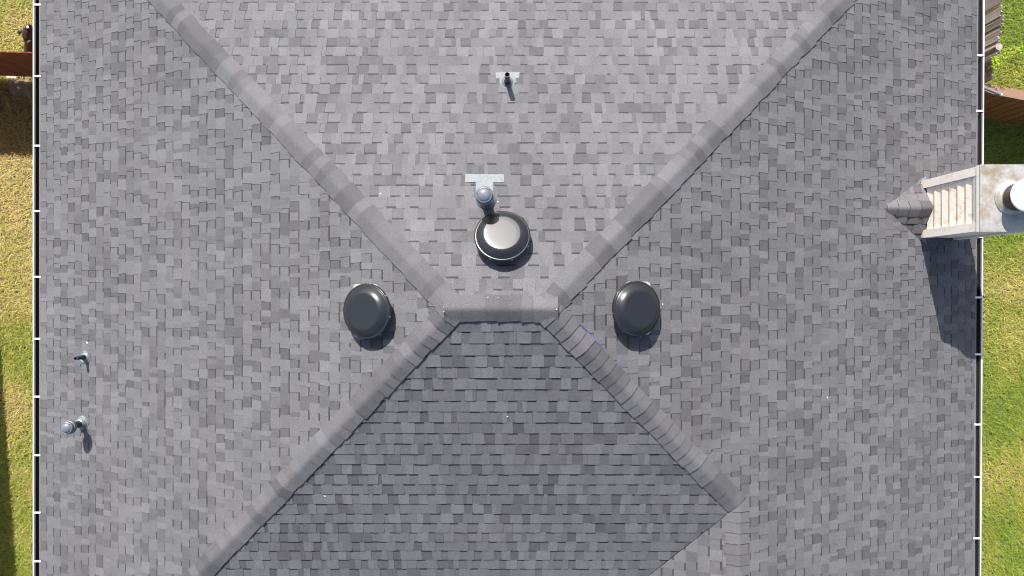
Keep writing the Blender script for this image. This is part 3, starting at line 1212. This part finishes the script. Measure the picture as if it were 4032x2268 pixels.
s = -2.2
while s < 3.6:
    p0 = V(8.5, f2y(8.5), 0) + dirf * s
    picket(f2, p0 + nrf * 0.012, dirf, nrf, 0.138, 0.02, 0.03, 1.205, M_FENCE_R, 'flat')
    picket(f2, p0 + nrf * 0.0335 + dirf * 0.0755, dirf, nrf, 0.06, 0.02, 0.03, 1.204, M_FENCE_R, 'flat')
    s += 0.138 + random.uniform(0.010, 0.017)
r = MB()
c = V(8.5, f2y(8.5), 1.228) + dirf * 0.76 + nrf * 0.062
r.box(c, dirf * 2.06, nrf * 0.074, V(0, 0, 0.019))
keep(r.obj('cap_board', M_FENCECAP), f2)
for zz in (0.3, 1.14):
    r = MB()
    r.box(V(8.5, f2y(8.5), zz) + dirf * 0.7 + nrf * 0.066, dirf * 2.9, nrf * 0.019, V(0, 0, 0.045))
    keep(r.obj('rail', M_FENCE_R), f2)

# right: old weathered fence running away beside the house
f3 = empty('weathered_fence', (7.72, 4.6, 0), 'old grey weathered fence of ragged pickets beside the upper right gutter', 'fence')
y = 3.42
while y < 7.0:
    old = y < 3.62
    zt = (1.28 + random.uniform(-0.1, 0.06)) if old else (1.46 + 0.045 * (y - 3.6) + random.uniform(-0.05, 0.05))
    xx = 7.78 + 0.02 * (y - 3.6) + random.uniform(-0.012, 0.012)
    tw = random.uniform(-0.06, 0.06)
    wdt = random.uniform(0.055, 0.095)
    picket(f3, V(xx, y, 0), V(tw, 1, 0).normalized(), V(-1, tw, 0).normalized(), wdt, 0.022, 0.02, zt, M_WEATHER, 'ragged')
    y += wdt + random.uniform(0.001, 0.007)
for zz in (0.35, 0.80):
    r = MB()
    r.box(V(7.87, 5.2, zz), V(0.019, 0, 0), V(0.036, 1.75, 0), V(0, 0, 0.045))
    keep(r.obj('rail', M_WEATHER), f3)
pp = px(3934, 184, 11.42)
r = MB()
r.tube(V(pp.x, pp.y, 0), V(pp.x, pp.y, CAM_H - 11.42), 0.058, 0.055, 18)
keep(smooth_by_angle(r.obj('round_post', M_WEATHER)), f3)

# vine over the end of the weathered fence
vine = empty('vine', (7.72, 3.6, 0), 'bright green leafy vine hanging over the weathered fence end', 'vine')
st = MB()
path = [V(7.80, 3.50, 0.0), V(7.80, 3.56, 0.6), V(7.76, 3.62, 1.3), V(7.66, 3.60, 1.52), V(7.62, 3.62, 1.55)]
path2 = [V(7.76, 3.62, 1.3), V(7.74, 3.66, 1.55), V(7.83, 3.70, 1.66), V(7.95, 3.75, 1.68)]
for q in (path, path2):
    for i in range(len(q) - 1):
        st.tube(q[i], q[i + 1], 0.006, 0.005, 6)
keep(st.obj('stem', M_FENCE_R), vine)
lf = MB()
for k in range(150):
    q = path2 if k % 2 else path[2:]
    i = random.randrange(len(q) - 1)
    c = q[i].lerp(q[i + 1], random.random()) + V(random.gauss(0, .035), random.gauss(0, .035), random.uniform(-0.02, 0.06))
    a = random.uniform(0, 6.28)
    d = V(math.cos(a), math.sin(a), random.uniform(-.5, .3)).normalized()
    sdv = d.cross(V(0, 0, 1)).normalized()
    l, wv = random.uniform(0.03, 0.06), random.uniform(0.008, 0.014)
    g = random.uniform(0.75, 1.25)
    lf.poly([c, c + d * l * 0.45 + sdv * wv, c + d * l, c + d * l * 0.45 - sdv * wv], (0.30 * g, 0.42 * g, 0.03 * g))
keep(lf.obj('foliage', M_LEAF, tone=True), vine)

# loose galvanised pipe resting across the fence cap
gp = empty('metal_pipe', (7.75, 3.2, 1.25), 'short grey galvanised pipe with clamp resting on the plank fence end', 'pipe')
r = MB()
q0, q1 = px(3838, 330, 11.70), px(3942, 373, 11.70)
r.tube(q0, q1, 0.023, 0.023, 18)
keep(smooth_by_angle(r.obj('tube', M_PIPEGALV)), gp)
r = MB()
dd = (q1 - q0).normalized()
r.tube(q0.lerp(q1, 0.80), q0.lerp(q1, 0.80) + dd * 0.03, 0.029, 0.029, 18)
keep(smooth_by_angle(r.obj('clamp', M_PIPEGALV)), gp)
r = MB()
r.tube(q1 - dd * 0.015, q1 + dd * 0.012, 0.026, 0.02, 18)
keep(smooth_by_angle(r.obj('end_cap', M_CAPW)), gp)


# ------------------------------------------------------------------ dog looking up from behind the left fence
def mat_dog():
    m, nt, b = nodes_of('brindle_coat')
    tc = N(nt, 'ShaderNodeTexCoord').outputs['Object']
    mp = N(nt, 'ShaderNodeMapping')
    mp.inputs['Scale'].default_value = (1, 2.6, 2.6)
    nt.links.new(tc, mp.inputs['Vector'])
    f = maprange(nt, noise(nt, 9, 4, 0.7, mp.outputs[0]), 0.45, 0.65, 0, 1)
    c = mixc(nt, f, (0.010, 0.008, 0.007), (0.085, 0.050, 0.028))
    nt.links.new(c, b.inputs['Base Color'])
    b.inputs['Roughness'].default_value = 0.6
    add_bump(nt, b, noise(nt, 120, 2, 0.6, tc), 0.5, 0.004)
    return m


M_DOG = mat_dog()


def skin(name, chains, mat, parent, sub=2):
    verts, edges, rad = [], [], []
    idx = {}
    for ch_ in chains:
        last = None
        for key, co, r_ in ch_:
            if key not in idx:
                idx[key] = len(verts)
                verts.append(co)
                rad.append(r_)
            if last is not None:
                edges.append((idx[last], idx[key]))
            last = key
    me = bpy.data.meshes.new(name)
    me.from_pydata(verts, edges, [])
    o = bpy.data.objects.new(name, me)
    COL.objects.link(o)
    sm = o.modifiers.new('skin', 'SKIN')
    sm.use_smooth_shade = True
    for i, r_ in enumerate(rad):
        rr = r_ if isinstance(r_, tuple) else (r_, r_)
        me.skin_vertices[0].data[i].radius = rr
    me.skin_vertices[0].data[0].use_root = True
    sb = o.modifiers.new('sub', 'SUBSURF')
    sb.levels = sub
    sb.render_levels = sub
    me.materials.append(mat)
    if parent:
        o.parent = parent
    return o


# dog space: x right, y forward (towards the top of the picture), z up; sitting, head thrown back to look up
dog = empty('dog', (-8.24, 4.196, 0), 'dark brindle dog with white muzzle tip looking up behind the left fence', 'dog')
dog.rotation_euler = (0, 0, math.radians(-50))
dog.scale = (1.28, 1.28, 1.28)
body = skin('body', [
    [('pel', (0, -0.20, 0.15), 0.115), ('mid', (0, -0.10, 0.28), 0.125), ('chest', (0, 0.02, 0.42), 0.120), ('neck', (0, 0.05, 0.52), 0.082),
     ('skull', (0, 0.085, 0.610), (0.112, 0.100)), ('stop', (0, 0.140, 0.665), (0.074, 0.066)), ('muz', (0, 0.185, 0.715), 0.046), ('nose', (0, 0.212, 0.750), 0.036)],
    [('chest', (0, 0.02, 0.42), 0.120), ('shl', (-0.085, 0.06, 0.34), 0.055), ('ell', (-0.09, 0.06, 0.20), 0.040), ('wrl', (-0.085, 0.10, 0.07), 0.030), ('pal', (-0.085, 0.15, 0.028), 0.032)],
    [('chest', (0, 0.02, 0.42), 0.120), ('shr', (0.085, 0.06, 0.34), 0.055), ('elr', (0.09, 0.06, 0.20), 0.040), ('wrr', (0.085, 0.10, 0.07), 0.030), ('par', (0.085, 0.15, 0.028), 0.032)],
    [('pel', (0, -0.20, 0.15), 0.115), ('hpl', (-0.12, -0.15, 0.15), 0.075), ('knl', (-0.16, -0.01, 0.15), 0.055), ('hkl', (-0.15, -0.14, 0.05), 0.035), ('hfl', (-0.15, 0.02, 0.028), 0.032)],
    [('pel', (0, -0.20, 0.15), 0.115), ('hpr', (0.12, -0.15, 0.15), 0.075), ('knr', (0.16, -0.01, 0.15), 0.055), ('hkr', (0.15, -0.14, 0.05), 0.035), ('hfr', (0.15, 0.02, 0.028), 0.032)],
    [('pel', (0, -0.20, 0.15), 0.115), ('t1', (0.02, -0.32, 0.06), 0.028), ('t2', (0.10, -0.42, 0.03), 0.018), ('t3', (0.18, -0.46, 0.028), 0.010)],
], M_DOG, dog)
wt = MB()
wt.lathe(V(0.004, 0.178, 0.757), V(0, -0.25, 0.9).normalized(), [(0.024, -0.016), (0.019, -0.005), (0.010, 0.000), (0.0005, 0.0015)], 18)
smooth_by_angle(wt.obj('muzzle_blaze', M_PAPER, dog), 80)
ns = MB()
ns.lathe(V(0, 0.222, 0.762), V(0, 0.7, 0.75).normalized(), [(0.016, -0.018), (0.015, -0.006), (0.009, -0.001), (0.0005, 0.001)], 14)
smooth_by_angle(ns.obj('nose', M_BLACKPIPE, dog), 80)
for sgn in (-1, 1):
    # folded ear: a thick flap that leaves the side of the skull and drops at the tip
    e = MB()
    rows_ = []
    for u_, wd_, dz_, dx_ in ((0.0, 0.036, 0.0, 0.0), (0.35, 0.036, 0.012, 0.020), (0.7, 0.025, 0.006, 0.038), (1.0, 0.009, -0.014, 0.050)):
        c_ = V((0.072 + dx_) * sgn, 0.040 - 0.015 * u_, 0.640 + dz_)
        rows_.append([c_ + V(0, wd_, -0.008), c_ + V(0, wd_ * 0.4, 0.010), c_ + V(0, -wd_ * 0.4, 0.010), c_ + V(0, -wd_, -0.008)])
    for i in range(3):
        for j in range(3):
            e.poly([rows_[i][j], rows_[i][j + 1], rows_[i + 1][j + 1], rows_[i + 1][j]])
        e.poly([rows_[i][0], rows_[i][3], rows_[i + 1][3], rows_[i + 1][0]])
    e.poly(rows_[3])
    smooth_by_angle(e.obj('ear', M_DOG, dog), 70)
    ey = MB()
    ey.lathe(V(0.034 * sgn, 0.120, 0.722), V(0.5 * sgn, 0.1, 0.9).normalized(), [(0.011, -0.006), (0.009, 0.003), (0.0004, 0.006)], 10)
    smooth_by_angle(ey.obj('eye', M_BLACK, dog), 80)


# ------------------------------------------------------------------ small things lying on the roof
def strip(P, a, b, wpx, label):
    A_, B_ = P.hit(*a, 0.016), P.hit(*b, 0.016)
    d = (B_ - A_).normalized()
    sdv = P.n.cross(d) * wpx
    m_ = MB()
    n_ = 5
    for i in range(n_):
        p0, p1 = A_.lerp(B_, i / n_), A_.lerp(B_, (i + 1) / n_)
        l0, l1 = 0.006 * math.sin(i * 1.3), 0.006 * math.sin((i + 1) * 1.3)
        m_.poly([p0 - sdv, p1 - sdv, p1 + sdv + P.n * (l1 + .006), p0 + sdv + P.n * (l0 + .006)])
    o = m_.obj('film_strip', M_BLUE)
    tag(o, label, 'plastic strip', 'blue film strips along the lower right hip')


strip(PR, (2276, 1268), (2366, 1360), 0.0045, 'longest blue plastic strip beside the hip caps near the right vent')
strip(PR, (2434, 1436), (2452, 1456), 0.006, 'tiny blue plastic scrap halfway down the lower right hip')
strip(PR, (2886, 1906), (2936, 1958), 0.006, 'blue plastic strip where the lower right hip meets the wing ridge')


def scrap(P, x, y, l, w, ang, label):
    c = P.hit(x, y, 0.012)
    d = P.t * math.cos(ang) + P.g * math.sin(ang)
    e = P.n.cross(d)
    m_ = MB()
    m_.poly([c - d * l, c - e * w + P.n * 0.004, c + d * l + P.n * 0.008, c + e * w + P.n * 0.004])
    m_.poly([c - d * l - P.n * .002, c + e * w + P.n * 0.001, c + d * l + P.n * 0.004, c - e * w + P.n * 0.001])
    o = m_.obj('paint_chip', M_PAPER)
    tag(o, label, 'debris')


scrap(PL, 343, 1349, 0.022, 0.010, 1.0, 'white curled scrap just above the thin open pipe')
scrap(PR, 3257, 1565, 0.016, 0.011, 0.6, 'white chip lying on the open right slope')
scrap(PB, 1279, 1953, 0.020, 0.008, 2.2, 'white leaf shaped scrap on the lower slope near the left hip')
scrap(PR, 2609, 1199, 0.016, 0.007, 0.4, 'white scrap right beside the right domed vent')
scrap(PB, 1998, 1640, 0.012, 0.007, 0.2, 'tiny white chip in the middle of the lower slope')
scrap(PL, 1498, 762, 0.012, 0.007, 0.9, 'tiny white chip beside the upper left hip caps')
scrap(PT, 1960, 795, 0.010, 0.007, 1.4, 'tiny white chip right of the mushroom capped pipe')
for (x, y) in ((1921, 1171), (1961, 1171), (1747, 1208), (1748, 1227), (2192, 1218)):
    c = PT.hit(x, y, 0.030)
    m_ = MB()
    m_.lathe(c, PT.n, [(0.006, -0.006), (0.0055, 0.002), (0.0004, 0.003)], 10)
    keep(m_.obj('nail_head', M_SCREW), house)

# ------------------------------------------------------------------ house next door: beyond the left edge, only its shadow shows
nb = empty('neighbour_house', (-10.0, -4, 0), 'house next door, just out of view, whose shadow falls on the lower left lawn', 'house')
ea, eb = V(-9.98, 2.2, 3.0), V(-9.14, -10.0, 3.0)
dn = (eb - ea).normalized()
on = V(dn.y, -dn.x, 0)
if on.x > 0:
    on = -on
m_ = MB()
ra, rb = ea + on * 4 + dn * 3.5 + V(0, 0, 1.8), eb + on * 4 - dn * 3.5 + V(0, 0, 1.8)
ec, ed = eb + on * 8, ea + on * 8
th = V(0, 0, -0.12)
m_.poly([ea, eb, rb, ra])
m_.poly([ed, ra, rb, ec])
m_.poly([ea, ra, ed])
m_.poly([eb, ec, rb])
m_.poly([ea + th, ed + th, ec + th, eb + th])
for a_, b_ in ((ea, eb), (eb, ec), (ec, ed), (ed, ea)):
    m_.poly([a_, a_ + th, b_ + th, b_])
keep(fix_normals(m_.obj('roof', mat_plain('neighbour_roof', (0.12, 0.115, 0.11), 0.9, 0, 0.2, 8))), nb)
m_ = MB()
w0 = ea + on * 0.45 + dn * 0.45
w1 = eb + on * 0.45 - dn * 0.45
w2, w3 = w1 + on * 7.1, w0 + on * 7.1
for a_, b_ in ((w0, w1), (w1, w2), (w2, w3), (w3, w0)):
    m_.poly([V(a_.x, a_.y, 0), V(b_.x, b_.y, 0), V(b_.x, b_.y, 2.95), V(a_.x, a_.y, 2.95)])
keep(m_.obj('wall', M_WALL), nb)
